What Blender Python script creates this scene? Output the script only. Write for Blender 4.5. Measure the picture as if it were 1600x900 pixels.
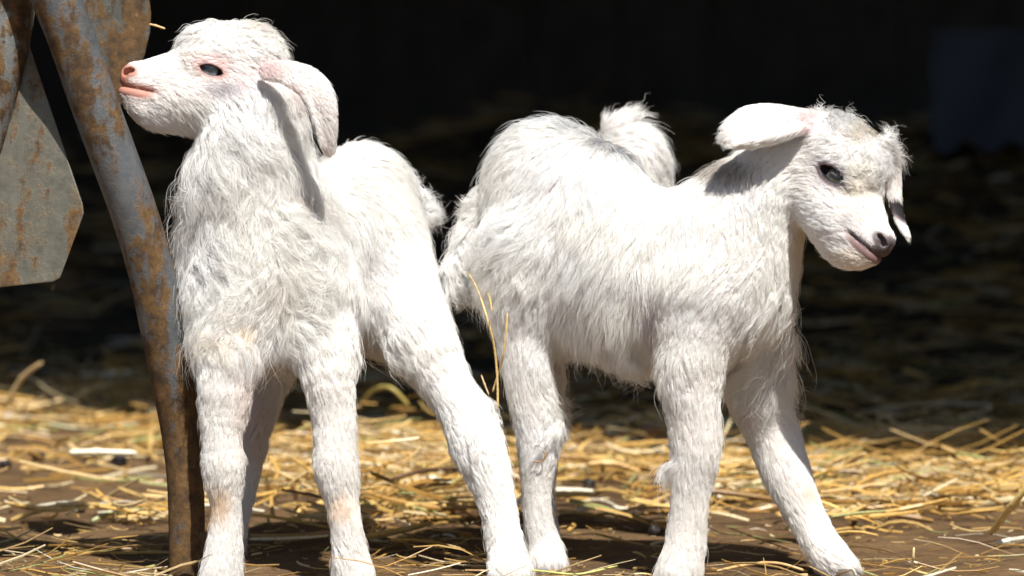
import bpy, bmesh, math, random, time
import numpy as np
from mathutils import Vector, Matrix, kdtree
T0 = time.time()
rng = np.random.default_rng(7); random.seed(7)
for o in list(bpy.data.objects): bpy.data.objects.remove(o)
SC = bpy.context.scene; COL = SC.collection

# ------------------------------------------------------------------ camera
CAMZ, CAMY, FPX = 0.40, -3.0, 5000.0
PITCH = math.atan(212 / FPX)
cam = bpy.data.objects.new('camera', bpy.data.cameras.new('camera')); COL.objects.link(cam)
cam.location = (0, CAMY, CAMZ); cam.rotation_euler = (math.pi/2 - PITCH, 0, 0)
cam.data.sensor_width = 36; cam.data.lens = FPX / 1600 * 36
cam.data.clip_start = 0.05; cam.data.clip_end = 1000
cam.data.dof.use_dof = True; cam.data.dof.focus_distance = 2.96; cam.data.dof.aperture_fstop = 5.6
SC.camera = cam

# ------------------------------------------------------------------ light
SUN_EL, SUN_AZ = math.radians(57), math.radians(17)      # azimuth: to the right of the camera's back
sdir = Vector((math.sin(SUN_AZ)*math.cos(SUN_EL), -math.cos(SUN_AZ)*math.cos(SUN_EL), math.sin(SUN_EL)))
sun = bpy.data.objects.new('sun', bpy.data.lights.new('sun', 'SUN')); COL.objects.link(sun)
sun.data.energy = 4.6; sun.data.angle = math.radians(0.5); sun.data.color = (1.0, 0.965, 0.905)
sun.rotation_euler = sdir.to_track_quat('Z', 'Y').to_euler(); sun.location = (1, -3, 5)
world = bpy.data.worlds.new('World'); SC.world = world; world.use_nodes = True
wn = world.node_tree; bg = wn.nodes['Background']; sky = wn.nodes.new('ShaderNodeTexSky')
sky.sky_type = 'NISHITA'; sky.sun_disc = False
sky.sun_elevation = SUN_EL; sky.sun_rotation = math.pi - SUN_AZ
wn.links.new(sky.outputs[0], bg.inputs[0]); bg.inputs[1].default_value = 0.055
SC.view_settings.view_transform = 'Standard'; SC.view_settings.look = 'None'
SC.view_settings.exposure = 0.58; SC.view_settings.gamma = 1.0
SC.render.engine = 'CYCLES'
cy = SC.cycles; cy.max_bounces = 10; cy.diffuse_bounces = 4; cy.glossy_bounces = 5; cy.transmission_bounces = 8
cy.transparent_max_bounces = 6; cy.use_denoising = True; cy.sample_clamp_indirect = 6
try: SC.cycles_curves.shape = 'RIBBONS'
except Exception: pass

# ------------------------------------------------------------------ helpers
cp, sp = math.cos(PITCH), math.sin(PITCH)
def P(px, py, d=0.0):
    """A point at depth 3+d metres from the camera that shows at photograph pixel px, py."""
    a, b = (px-800)/FPX, (450-py)/FPX
    v = np.array([a, cp + b*sp, -sp + b*cp]); v *= (3+d)/v[1]
    return np.array([v[0], v[1]+CAMY, v[2]+CAMZ])
def S(r, d=0.0): return r*(3+d)/FPX
def gd(py): return (CAMZ*FPX)/(py-238)-3                      # depth of the ground seen at row py
def tag(o, label=None, cat=None, group=None, kind=None):
    for k, v in (('label', label), ('category', cat), ('group', group), ('kind', kind)):
        if v: o[k] = v
    return o
def link(o, parent=None):
    COL.objects.link(o)
    if parent is not None:
        o.parent = parent; o.matrix_parent_inverse = Matrix.Translation(-parent.location) if parent.type == 'EMPTY' else Matrix()
    return o
def empty(name, loc):
    o = bpy.data.objects.new(name, None); o.empty_display_size = .05; o.location = Vector(loc); COL.objects.link(o); return o
def mesh_np(name, v, f, mat, parent=None, smooth=True, cols=None):
    me = bpy.data.meshes.new(name)
    v = np.asarray(v, dtype=np.float64); me.from_pydata(v.tolist() if len(v) < 5000 else v.tolist(), [], [list(map(int, q)) for q in f])
    me.update()
    if smooth: me.polygons.foreach_set('use_smooth', np.ones(len(me.polygons), bool))
    if cols is not None:
        ca = me.color_attributes.new('col', 'FLOAT_COLOR', 'POINT')
        c4 = np.ones((len(v), 4), np.float32); c4[:, :3] = cols; ca.data.foreach_set('color', c4.ravel())
    me.materials.append(mat)
    return link(bpy.data.objects.new(name, me), parent)
class NT:
    def __init__(s, name):
        s.m = bpy.data.materials.new(name); s.m.use_nodes = True; s.t = s.m.node_tree; s.b = s.t.nodes['Principled BSDF']
    def n(s, typ, **kw):
        x = s.t.nodes.new(typ)
        for k, v in kw.items():
            if k in x.inputs: x.inputs[k].default_value = v
            else: setattr(x, k, v)
        return x
    def l(s, a, b): s.t.links.new(a, b)
    def noise(s, vec, scale, detail=6, rough=.6, dist=0):
        x = s.n('ShaderNodeTexNoise'); x.inputs['Scale'].default_value = scale; x.inputs['Detail'].default_value = detail
        x.inputs['Roughness'].default_value = rough; x.inputs['Distortion'].default_value = dist
        if vec is not None: s.l(vec, x.inputs['Vector'])
        return x.outputs['Fac']
    def ramp(s, fac, stops):
        x = s.n('ShaderNodeValToRGB'); e = x.color_ramp.elements
        while len(e) < len(stops): e.new(.5)
        for q, (p, c) in zip(e, stops): q.position = p; q.color = (*c, 1) if len(c) == 3 else c
        s.l(fac, x.inputs[0]); return x.outputs[0]
    def mix(s, fac, a, b, mode='MIX'):
        x = s.n('ShaderNodeMix'); x.data_type = 'RGBA'; x.blend_type = mode
        for k, v in ((0, fac), (6, a), (7, b)):
            if isinstance(v, (int, float)): x.inputs[k].default_value = v
            elif isinstance(v, tuple): x.inputs[k].default_value = (*v, 1)
            else: s.l(v, x.inputs[k])
        return x.outputs[2]
    def bump(s, h, strength, dist, prev=None):
        x = s.n('ShaderNodeBump'); x.inputs['Strength'].default_value = strength; x.inputs['Distance'].default_value = dist
        s.l(h, x.inputs['Height'])
        if prev is not None: s.l(prev, x.inputs['Normal'])
        s.l(x.outputs[0], s.b.inputs['Normal']); return x.outputs[0]
g3 = lambda v: (v, v, v)

# ------------------------------------------------------------------ materials
def mat_ground():
    k = NT('packed_earth'); co = k.n('ShaderNodeNewGeometry').outputs['Position']
    a = k.noise(co, 3.0, 8, .6, .3); b = k.noise(co, 26, 10, .65); c = k.noise(co, 160, 6, .6)
    col = k.ramp(a, [(.3, (.15, .082, .032)), (.5, (.25, .145, .06)), (.7, (.36, .22, .10))])
    col = k.mix(.55, col, k.ramp(b, [(.35, (.25, .22, .2)), (.65, (1.15, 1.1, 1.0))]), 'MULTIPLY')
    col = k.mix(.5, col, k.ramp(c, [(.3, g3(.5)), (.7, g3(1.2))]), 'MULTIPLY')
    # trodden-in dirt under the barn roof, painted darker to deepen the roof's shade
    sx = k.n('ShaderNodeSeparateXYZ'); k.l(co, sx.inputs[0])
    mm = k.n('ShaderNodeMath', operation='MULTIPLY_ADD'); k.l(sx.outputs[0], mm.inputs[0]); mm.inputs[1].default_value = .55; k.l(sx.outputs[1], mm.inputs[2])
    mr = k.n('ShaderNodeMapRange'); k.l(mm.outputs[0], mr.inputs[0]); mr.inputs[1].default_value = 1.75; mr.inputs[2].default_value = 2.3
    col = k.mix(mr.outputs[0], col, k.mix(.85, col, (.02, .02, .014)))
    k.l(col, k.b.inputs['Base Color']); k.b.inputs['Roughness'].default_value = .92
    n1 = k.bump(b, .9, .03); k.bump(c, .8, .006, n1)
    return k.m
def mat_straw(name, dark=1.0):
    k = NT(name); at = k.n('ShaderNodeAttribute', attribute_name='col')
    co = k.n('ShaderNodeNewGeometry').outputs['Position']
    n = k.noise(co, 300, 3)
    col = k.mix(.6, at.outputs['Color'], k.ramp(n, [(.3, g3(.6)), (.7, g3(1.35))]), 'MULTIPLY')
    k.l(col, k.b.inputs['Base Color']); k.b.inputs['Roughness'].default_value = .42
    k.b.inputs['Specular IOR Level'].default_value = .55
    return k.m
def mat_metal(name, rust=.5, grey=(.25, .26, .26), seed=0, low=.0):
    k = NT(name); tc = k.n('ShaderNodeNewGeometry').outputs['Position']
    mp = k.n('ShaderNodeMapping'); k.l(tc, mp.inputs[0]); mp.inputs['Location'].default_value = (seed*3.1, seed*1.7, seed)
    v = mp.outputs[0]
    mp2 = k.n('ShaderNodeMapping'); k.l(v, mp2.inputs[0]); mp2.inputs['Scale'].default_value = (1.5, 1, .38)
    big = k.noise(mp2.outputs[0], 19, 10, .68, .15); mid = k.noise(v, 75, 9, .72, .05); fine = k.noise(v, 330, 5, .65)
    gcol = k.ramp(mid, [(.3, tuple(c*.62 for c in grey)), (.55, grey), (.75, tuple(min(1, c*1.35) for c in grey))])
    rcol = k.ramp(k.noise(v, 60, 10, .75, .1), [(.28, (.02, .011, .005)), (.43, (.055, .030, .012)), (.57, (.13, .068, .020)), (.75, (.22, .14, .06))])
    s = k.n('ShaderNodeMath', operation='MULTIPLY_ADD'); k.l(mid, s.inputs[0]); s.inputs[1].default_value = .6; k.l(big, s.inputs[2])
    zz = k.n('ShaderNodeSeparateXYZ'); k.l(tc, zz.inputs[0]); zr = k.n('ShaderNodeMapRange'); k.l(zz.outputs[2], zr.inputs[0])
    for q_, w_ in ((1, .24), (2, .14), (3, 0), (4, low)): zr.inputs[q_].default_value = w_
    sa = k.n('ShaderNodeMath', operation='ADD'); k.l(s.outputs[0], sa.inputs[0]); k.l(zr.outputs[0], sa.inputs[1]); s = sa
    fac = k.ramp(s.outputs[0], [(.745+(.5-rust)*.3, g3(0)), (.85+(.5-rust)*.3, g3(1))])
    col = k.mix(fac, gcol, rcol)
    sp_ = k.ramp(k.noise(v, 120, 4, .6), [(.66, g3(0)), (.72, g3(1))])
    col = k.mix(sp_, col, (.20, .10, .045))
    k.l(col, k.b.inputs['Base Color'])
    k.l(k.ramp(fac, [(0, g3(.42)), (1, g3(.8))]), k.b.inputs['Roughness'])
    k.l(k.ramp(fac, [(0, g3(.35)), (1, g3(.0))]), k.b.inputs['Metallic'])
    n1 = k.bump(mid, .3, .0012); n2 = k.bump(fac, .35, .0007, n1); k.bump(fine, .5, .0005, n2)
    return k.m
def mat_plain(name, c, rough=.7, metal=0, nscale=20, amp=.4, bump=.002):
    k = NT(name); co = k.n('ShaderNodeNewGeometry').outputs['Position']
    n = k.noise(co, nscale, 8, .65, .3)
    k.l(k.mix(amp, c, k.ramp(n, [(.3, g3(.35)), (.7, g3(1.3))]), 'MULTIPLY'), k.b.inputs['Base Color'])
    k.b.inputs['Roughness'].default_value = rough; k.b.inputs['Metallic'].default_value = metal
    if bump: k.bump(n, .5, bump)
    return k.m
def mat_skin():
    k = NT('goat_skin'); at = k.n('ShaderNodeAttribute', attribute_name='col')
    co = k.n('ShaderNodeNewGeometry').outputs['Position']
    n = k.noise(co, 420, 5, .6); n2 = k.noise(co, 1400, 2, .5)
    col = k.mix(.35, at.outputs['Color'], k.ramp(n, [(.3, g3(.7)), (.7, g3(1.1))]), 'MULTIPLY')
    k.l(col, k.b.inputs['Base Color']); k.b.inputs['Roughness'].default_value = .55
    k.b.inputs['Subsurface Weight'].default_value = .12; k.b.inputs['Subsurface Radius'].default_value = (.004, .0015, .001); k.b.inputs['Subsurface Scale'].default_value = 1
    n1 = k.bump(n, .35, .0008); k.bump(n2, .3, .0003, n1)
    return k.m
def mat_fur():
    m = bpy.data.materials.new('goat_fur'); m.use_nodes = True; t = m.node_tree; t.nodes.clear()
    out = t.nodes.new('ShaderNodeOutputMaterial'); at = t.nodes.new('ShaderNodeAttribute'); at.attribute_name = 'col'
    h = t.nodes.new('ShaderNodeBsdfHairPrincipled'); h.parametrization = 'COLOR'
    h.inputs['Roughness'].default_value = .38; h.inputs['Radial Roughness'].default_value = .6
    h.inputs['Random Roughness'].default_value = .2
    t.links.new(at.outputs['Color'], h.inputs['Color'])
    d = t.nodes.new('ShaderNodeBsdfDiffuse'); t.links.new(at.outputs['Color'], d.inputs[0])
    mx = t.nodes.new('ShaderNodeMixShader'); mx.inputs[0].default_value = FUR_DIFF
    t.links.new(h.outputs[0], mx.inputs[1]); t.links.new(d.outputs[0], mx.inputs[2]); t.links.new(mx.outputs[0], out.inputs[0])
    return m
FUR_DIFF = .45
M_skin, M_fur = mat_skin(), mat_fur()
def mat_vcol(name, rough, coat=0):
    k = NT(name); at = k.n('ShaderNodeAttribute', attribute_name='col'); k.l(at.outputs['Color'], k.b.inputs['Base Color'])
    k.b.inputs['Roughness'].default_value = rough; k.b.inputs['Specular IOR Level'].default_value = .15; k.b.inputs['Coat Weight'].default_value = coat; k.b.inputs['Coat Roughness'].default_value = .03
    return k.m
M_eye = mat_vcol('wet_eye', .6, 1.0)
M_hoof = mat_plain('hoof_horn', (.16, .13, .10), .5, 0, 120, .5, .0005)

# ------------------------------------------------------------------ setting
def ground():
    xs = np.concatenate([[-150, -40, -12, -5, -4.2, -3.7, -3.2, -2.7], np.linspace(-2.2, 2.2, 111), [2.7, 3.2, 3.7, 4.2, 5, 12, 40, 150]])
    ys = np.concatenate([[-150, -40, -10, -3], np.linspace(-1.0, 6.6, 190), [7, 7.4, 7.8, 8.2, 8.6, 9, 14, 40, 150]])
    X, Y = np.meshgrid(xs, ys, indexing='ij')
    Z = ground_z(X, Y)
    v = np.stack([X.ravel(), Y.ravel(), Z.ravel()], 1); ny = len(ys)
    f = [(i*ny+j, (i+1)*ny+j, (i+1)*ny+j+1, i*ny+j+1) for i in range(len(xs)-1) for j in range(ny-1)]
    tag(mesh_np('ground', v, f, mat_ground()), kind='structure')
def ground_z(X, Y):
    w = np.clip((np.asarray(Y)-.1)/.6, 0, 1)
    z = .006*np.sin(9*X+2*Y)*np.sin(7*Y+1) + .004*np.sin(23*X-11*Y+.7) + .003*np.sin(41*X+5)*np.sin(37*Y)
    X = np.asarray(X, float); Y = np.asarray(Y, float); u_ = np.clip((Y+.35*X-2.2)/3.4, 0, 1)
    bank = (u_*u_*(3-2*u_))*(.40+.03*np.sin(3.1*X+1)+.03*np.sin(5.3*X-2*Y)+.02*np.sin(9*Y))*np.clip((8.4-Y)/2.0, 0, 1)*np.clip((3.6-np.abs(X))/1.2, 0, 1)
    bank = bank*(1+.10*np.sin(13*X+4*Y)*np.sin(11*Y-3*X))
    return np.where((np.abs(X) < 2.2) & (Y < 4.5), z*w, 0)+bank
ground()

# barn: open front, yawed; its roof shades everything beyond the sunlit strip
barn = empty('barn', (0, 3.0, 0))
tag(barn, 'dark open-fronted barn whose shaded interior fills the background', 'barn')
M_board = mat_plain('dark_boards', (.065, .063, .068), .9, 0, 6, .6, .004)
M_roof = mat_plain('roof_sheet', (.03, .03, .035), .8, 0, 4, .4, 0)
YAW = -math.radians(33)
def boxm(bm, c, s, rz=0, rx=0, ry=0):
    r = bmesh.ops.create_cube(bm, size=1, matrix=Matrix.Translation(c) @ Matrix.Rotation(rz, 4, 'Z') @ Matrix.Rotation(ry, 4, 'Y') @ Matrix.Rotation(rx, 4, 'X') @ Matrix.Diagonal((*s, 1)))
    return r
def bm_obj(name, bm, mat, parent=None, smooth=False, M=None):
    me = bpy.data.meshes.new(name)
    if M is not None: bm.transform(M)
    bm.to_mesh(me); bm.free(); me.materials.append(mat)
    if smooth: me.polygons.foreach_set('use_smooth', np.ones(len(me.polygons), bool))
    return link(bpy.data.objects.new(name, me), parent)
EAVE_Y = .12     # eave line at x = 0
BM = Matrix.Translation((0, EAVE_Y, 0)) @ Matrix.Rotation(YAW, 4, 'Z')
bm = bmesh.new()
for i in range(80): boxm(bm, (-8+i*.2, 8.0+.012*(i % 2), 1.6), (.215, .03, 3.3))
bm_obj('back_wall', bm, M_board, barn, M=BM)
for s in (-1, 1):
    bm = bmesh.new()
    for i in range(37): boxm(bm, (s*(8.05+.012*(i % 2)), .6+i*.2, 1.6), (.03, .215, 3.2))
    bm_obj('side_wall', bm, M_board, barn, M=BM)
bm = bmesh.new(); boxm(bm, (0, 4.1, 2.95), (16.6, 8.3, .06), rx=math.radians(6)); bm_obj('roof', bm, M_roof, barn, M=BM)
for x in (-7.8, -4.6, 3.6, 7.8):
    bm = bmesh.new(); boxm(bm, (x, .35, 1.26), (.14, .14, 2.52)); bm_obj('post', bm, M_board, barn, M=BM)

# blue tarp hung in the depth of the barn
M_tarp = mat_plain('blue_tarp', (.010, .024, .055), .6, 0, 8, .4, 0)
td = 4.6; nu, nv = 60, 24; v, f = [], []
for side_ in (0, 1):
    for i in range(nu+1):
        for j in range(nv+1):
            q = P(1455+i/nu*330+4*math.sin(j*.6), 45+j/nv*(185+10*math.sin(i*.5)), td)
            q[1] += .004*math.sin(i*.25+.15*j)+side_*.003; v.append(q)
m_ = (nu+1)*(nv+1)
for i in range(nu):
    for j in range(nv):
        a_ = i*(nv+1)+j; f.append((a_, a_+nv+1, a_+nv+2, a_+1)); f.append((a_+1+m_, a_+nv+2+m_, a_+nv+1+m_, a_+m_))
tag(mesh_np('tarp', v, f, M_tarp), 'faint blurred dark blue tarp hanging in the barn at upper right', 'tarp')
q0 = P(1300, 42, td); q1 = P(1900, 42, td)

# ------------------------------------------------------------------ straw
M_straw = mat_straw('straw')
SCOL = np.array([(.66, .40, .11), (.76, .51, .18), (.40, .22, .055), (.72, .52, .25), (.78, .64, .38), (.38, .24, .09), (.42, .42, .16), (.85, .78, .6)])
SW = np.array([.24, .2, .17, .12, .1, .08, .05, .04])
def straw_pieces(cx, cyy, n, seed, lmin=.04, lmax=.17, wmin=.0012, wmax=.0034, lift=.03, zbase=None, flat=.5, dark=1.0):
    r = np.random.default_rng(seed)
    L = r.uniform(lmin, lmax, n)**1.0; W = r.uniform(wmin, wmax, n)
    ang = r.normal(0, flat, n) + np.where(r.random(n) < .35, r.uniform(-1.5, 1.5, n), 0)
    tilt = r.normal(0, .14, n); K = 5
    t = np.linspace(-.5, .5, K)[None, :, None]
    dr = np.stack([np.cos(ang)*np.cos(tilt), np.sin(ang)*np.cos(tilt), np.sin(tilt)], 1)
    side = np.stack([-np.sin(ang), np.cos(ang), np.zeros(n)], 1); up = np.cross(dr, side)
    bend = r.normal(0, .10, n); bend2 = r.normal(0, .06, n)
    base = np.stack([cx, cyy, ground_z(cx, cyy) + (zbase if zbase is not None else 0) + W*.7 + np.abs(np.sin(tilt))*L*.5 + np.abs(r.normal(0, 1, n))*lift*.35], 1)
    tt = t[:, :, 0]
    path = base[:, None] + dr[:, None]*L[:, None, None]*t + side[:, None]*(bend*L)[:, None, None]*(4*t*t) + up[:, None]*(bend2*L)[:, None, None]*(4*t*t)
    path[:, :, 2] = np.maximum(path[:, :, 2], (ground_z(path[:, :, 0], path[:, :, 1])+.0012))
    roll = r.uniform(0, 3.14, n); wv = side*np.cos(roll)[:, None] + up*np.sin(roll)[:, None]; hv = -side*np.sin(roll)[:, None] + up*np.cos(roll)[:, None]
    cs = [(1, 0), (.0, .55), (-1, 0), (0, -.55)]
    taper = np.array([.8, 1, 1, .95, .7])[None, :, None]
    V = np.stack([path + (wv*a)[:, None]*(W/2)[:, None, None]*taper + (hv*b)[:, None]*(W/2)[:, None, None]*taper for a, b in cs], 2)   # n,K,4,3
    V = V.reshape(-1, 3)
    f = []
    for k in range(K-1):
        for q in range(4):
            a, b = k*4+q, k*4+(q+1) % 4
            f.append((a, b, b+4, a+4))
    f += [(3, 2, 1, 0), (K*4-4, K*4-3, K*4-2, K*4-1)]
    F = (np.array(f)[None] + (np.arange(n)*K*4)[:, None, None]).reshape(-1, 4)
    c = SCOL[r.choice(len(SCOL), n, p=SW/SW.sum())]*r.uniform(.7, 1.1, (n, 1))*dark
    return V, F, np.repeat(c, K*4, 0)
def scatter(n, fn, d0, d1, seed, x0=-1.35, x1=1.35):
    r = np.random.default_rng(seed); xs = []; 
    while sum(len(a) for a, _ in xs) < n:
        d = r.uniform(d0, d1, n); x = r.uniform(x0, x1, n)*(3+d)/3*.52
        px = 800+x/S(1, 1)*S(1, 1)/S(1, d)*1.0; px = 800 + x*FPX/(3+d); py = 238+CAMZ*FPX/(3+d)
        k = r.random(n) < fn(px, py, d); xs.append((x[k], d[k]))
    x = np.concatenate([a for a, _ in xs])[:n]; d = np.concatenate([b for _, b in xs])[:n]
    return x, d
def nz(px, py, s=1.): return .5+.25*np.sin(px/61*s+py/17)+.25*np.sin(px/23*s-py/9+1.3)
def dens_lit(px, py, d):
    left = np.exp(-((py-655)/42)**2)*.9*(px < 300) + .35*np.exp(-((py-815)/16)**2)*(px < 300) + .25*(px < 300)*(py < 720)
    mid = (np.exp(-((px-620)/190)**2)*np.exp(-((py-765)/62)**2))*1.0
    rt = (px > 800)*np.exp(-((py-735)/48)**2)*.9 + (px > 1150)*.55*np.exp(-((py-790)/30)**2)
    return np.clip((left+mid+rt+.10*(py < 830)+.02)*(.06+1.5*nz(px, py)**2), 0, 1)
V, F, C, off = [], [], [], 0
def addp(v, f, c):
    global off
    V.append(v); F.append(f+off); C.append(c); off += len(v)
x, y = scatter(4700, dens_lit, .22, 2.4, 11); addp(*straw_pieces(x, y, len(x), 1, .02, .12, .0018, .0068, lift=.028, flat=.65))
x, y = scatter(900, lambda px, py, d: np.exp(-((px-600)/130)**2)*np.exp(-((py-760)/40)**2), .3, 1.5, 12); addp(*straw_pieces(x, y, len(x), 2, .02, .09, .0015, .004, lift=.07, flat=1.2))
x, y = scatter(800, lambda px, py, d: ((px > 1120) & (py > 690) & (py < 800))*nz(px, py), .3, 1.6, 13); addp(*straw_pieces(x, y, len(x), 3, .05, .2, lift=.04, flat=.6))
x, y = scatter(150, lambda px, py, d: .3+.7*nz(px, py, 2), -.05, .3, 14); addp(*straw_pieces(x, y, len(x), 4, .015, .09, .0006, .0022, lift=.006, flat=.5, dark=.85))
x, y = scatter(130, lambda px, py, d: ((px < 300) | ((px > 560) & (px < 780)))*1., -.05, .22, 24); addp(*straw_pieces(x, y, len(x), 14, .02, .12, .0008, .003, lift=.012, flat=.5, dark=.8))
x, y = scatter(900, lambda px, py, d: nz(px, py, 3)**2, -.1, .5, 34); addp(*straw_pieces(x, y, len(x), 44, .004, .022, .0007, .0026, lift=.003, flat=1.5, dark=.8))
x, y = scatter(700, lambda px, py, d: .4+.5*nz(px, py), -.9, -.08, 15, -1.6, 1.6); addp(*straw_pieces(x, y, len(x), 5, .03, .15, .001, .003, lift=.01))
tag(mesh_np('straw', np.concatenate(V), np.concatenate(F), M_straw, cols=np.concatenate(C), smooth=False), kind='stuff')
# old trodden litter in the barn; straw colours darkened to add to its shade
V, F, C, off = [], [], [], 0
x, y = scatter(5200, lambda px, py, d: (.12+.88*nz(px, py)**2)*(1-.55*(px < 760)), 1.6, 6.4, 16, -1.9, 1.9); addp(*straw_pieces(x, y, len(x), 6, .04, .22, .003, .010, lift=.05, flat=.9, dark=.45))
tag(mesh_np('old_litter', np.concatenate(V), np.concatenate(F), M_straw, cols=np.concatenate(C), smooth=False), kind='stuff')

def tube_np(pts, rad, n=8, closed=True):
    pts = np.array(pts, float); K = len(pts); rad = np.broadcast_to(rad, K)
    T = np.gradient(pts, axis=0); T /= np.linalg.norm(T, axis=1)[:, None]
    ref = np.array([0, 1., 0]) if abs(T[0][1]) < .9 else np.array([1., 0, 0])
    v, f = [], []
    a = np.cross(T[0], ref); a /= np.linalg.norm(a)
    for k in range(K):
        a = a - T[k]*a.dot(T[k]); a /= np.linalg.norm(a); b = np.cross(T[k], a)
        for i in range(n):
            th = 2*math.pi*i/n; v.append(pts[k]+rad[k]*(a*math.cos(th)+b*math.sin(th)))
    for k in range(K-1):
        for i in range(n):
            j = (i+1) % n; f.append((k*n+i, k*n+j, (k+1)*n+j, (k+1)*n+i))
    f.append(tuple(range(n))[::-1]); f.append(tuple((K-1)*n+i for i in range(n)))
    return np.array(v), f
def spline(pts, n=8):
    pts = np.array(pts, float); P_ = np.vstack([2*pts[0]-pts[1], pts, 2*pts[-1]-pts[-2]]); out = []
    for i in range(1, len(P_)-2):
        p0, p1, p2, p3 = P_[i-1:i+3]
        for t in np.arange(n)/n: out.append(.5*((2*p1)+(-p0+p2)*t+(2*p0-5*p1+4*p2-p3)*t*t+(-p0+3*p1-3*p2+p3)*t**3))
    out.append(pts[-1]); return np.array(out)
def stalk(px_pts, r_px, label, colr=(.72, .50, .20), group=None):
    pts = spline([P(*q) for q in px_pts], 6); r = np.full(len(pts), S(r_px)); r[0] *= .6; r[-1] *= .4; r[len(r)//2] *= 1.35
    v, f = tube_np(pts, r, 6)
    o = mesh_np('straw_stalk', v, f, M_straw, cols=np.tile(colr, (len(v), 1)))
    tag(o, label, 'straw', group)
stalk([(731, 425, .045), (747, 455, .035), (762, 500, .02), (772, 540, .025), (777, 590, .03), (778, 641, .03)], 1.7, 'long thin straw stalk hanging from the woolly tail of the right-hand kid')
stalk([(793, 489, .015), (790, 525, .015), (785, 560, .02), (775, 595, .04), (770, 612, .045)], 1.5, 'shorter straw stalk crossing the long one beside the right-hand kid hind leg')
stalk([(752, 586, -.04), (757, 600, -.045), (764, 618, -.05)], 1.5, 'short broken straw bit caught above the tuft of the left kid hind leg', (.45, .3, .14))
stalk([(762, 455, .03), (766, 470, .02), (769, 487, .01)], 1.6, 'brown straw scrap tucked under the tail of the right-hand kid', (.5, .36, .14))
stalk([(825, 700, .035), (842, 696, .03), (851, 708, .026), (848, 720, .026), (832, 722, .028)], 1.1, 'tiny curled brown straw stuck on the right kid hind shin', (.35, .2, .08))
stalk([(233, 38, .05), (243, 40, .045), (258, 45, .04)], 1.8, 'pale straw bit poking out from the rusty rounded plate edge', (.8, .52, .25))
stalk([(-6, 104, .0), (18, 109, .0), (38, 116, .01)], 1.0, 'fine straw lying across the rusty tube at the upper left', (.7, .42, .15))
stalk([(7, 635, gd(690)), (35, 590, gd(690)-.02), (66, 566, gd(690)-.05)], 5, 'thick blurred straw stalk sticking up at the far left of the litter', (.62, .45, .22))
stalk([(560, 640, 1.3), (580, 612, 1.25), (610, 606, 1.2), (640, 635, 1.2)], 4.5, 'arched blurred straw stalk between the legs of the left kid', (.45, .36, .10))
stalk([(1548, 834, .25), (1580, 792, .2), (1612, 752, .18)], 6, 'broad yellow straw leaning at the right edge of the litter', (.75, .55, .2))
stalk([(1424, 893, .0), (1427, 870, -.01), (1428, 855, -.01)], 2.0, 'single pale straw standing upright in the dirt at lower right', (.8, .62, .3))
stalk([(1300, 742, .75), (1322, 725, .75), (1352, 708, .72)], 6, 'thick slanting golden straw behind the forward leg of the right kid', (.75, .5, .2))
stalk([(108, 707, .62), (150, 706, .62), (215, 708, .62)], 6, 'bright bleached straw lying on the dirt behind the rusty tube', (.9, .85, .65))
stalk([(1120, 892, -.02), (1170, 882, .0), (1215, 880, .02), (1262, 893, .02)], 2.4, 'bent reddish straw lying between the front hooves of the right kid', (.6, .38, .16))
stalk([(800, 888, -.02), (850, 893, -.03), (905, 897, -.03), (965, 884, -.02)], 1.8, 'green-gold straw lying against the right kid hind hoof', (.5, .5, .14))
stalk([(610, 750, .5), (665, 735, .5), (720, 733, .48)], 4, 'dark brown straw lying across the golden heap behind the left kid', (.12, .06, .03))

# droppings and clods
M_drop = mat_plain('dropping_dark', (.018, .014, .013), .6, 0, 90, .4, .0006)
def blob(name, p, r, mat, seed, sq=(1, 1, .85)):
    bm = bmesh.new(); bmesh.ops.create_icosphere(bm, subdivisions=3, radius=1); q = random.Random(seed)
    a = [q.uniform(2, 5) for _ in range(6)]
    for v in bm.verts:
        k = 1+.09*math.sin(a[0]*v.co.x+a[1]*v.co.y)+.08*math.sin(a[2]*v.co.z+a[3]*v.co.x)
        v.co = Vector((v.co.x*sq[0]*r*k, v.co.y*sq[1]*r*k, v.co.z*sq[2]*r*k))
    o = bm_obj(name, bm, mat, None, True); o.location = p; o.rotation_euler = (0, 0, q.uniform(0, 3)); return o
drops = [(125, 797, 9, 'round dark dropping alone on bare dirt left of the rusty tube'), (140, 722, 12, 'dark dropping just below the bleached straw on the left'),
         (186, 722, 13, 'dark dropping right of its neighbour below the bleached straw'), (8, 738, 10, 'dark dropping at the far left edge of the litter'),
         (60, 716, 11, 'dark dropping half buried in straw on the left'), (898, 748, 12, 'dark dropping between the legs of the right kid, left one'),
         (920, 762, 11, 'dark dropping between the legs of the right kid, right one'), (1333, 792, 11, 'dark dropping in the straw right of the forward leg'),
         (1392, 788, 9, 'small dark dropping farthest right in the straw'), (1022, 835, 11, 'dark dropping beside the near front leg of the right kid')]
for i, (px, py, r, lb) in enumerate(drops):
    d = gd(py+r*.6); p = P(px, py+r*.6, d); rr = S(r, d)
    tag(blob('dropping', (p[0], p[1], float(ground_z(p[0], p[1]))+rr*.75), rr, M_drop, i), lb, 'dropping', 'goat droppings on the ground')
M_clod = mat_plain('clod_clay', (.30, .15, .10), .85, 0, 60, .4, .002)
d = gd(706); p = P(1017, 700, d)
tag(blob('stone', (p[0], p[1], S(22, d)*.8), S(25, d), M_clod, 44, (1, .9, 1)), 'blurred reddish stone beyond the belly of the right kid', 'stone')

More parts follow.
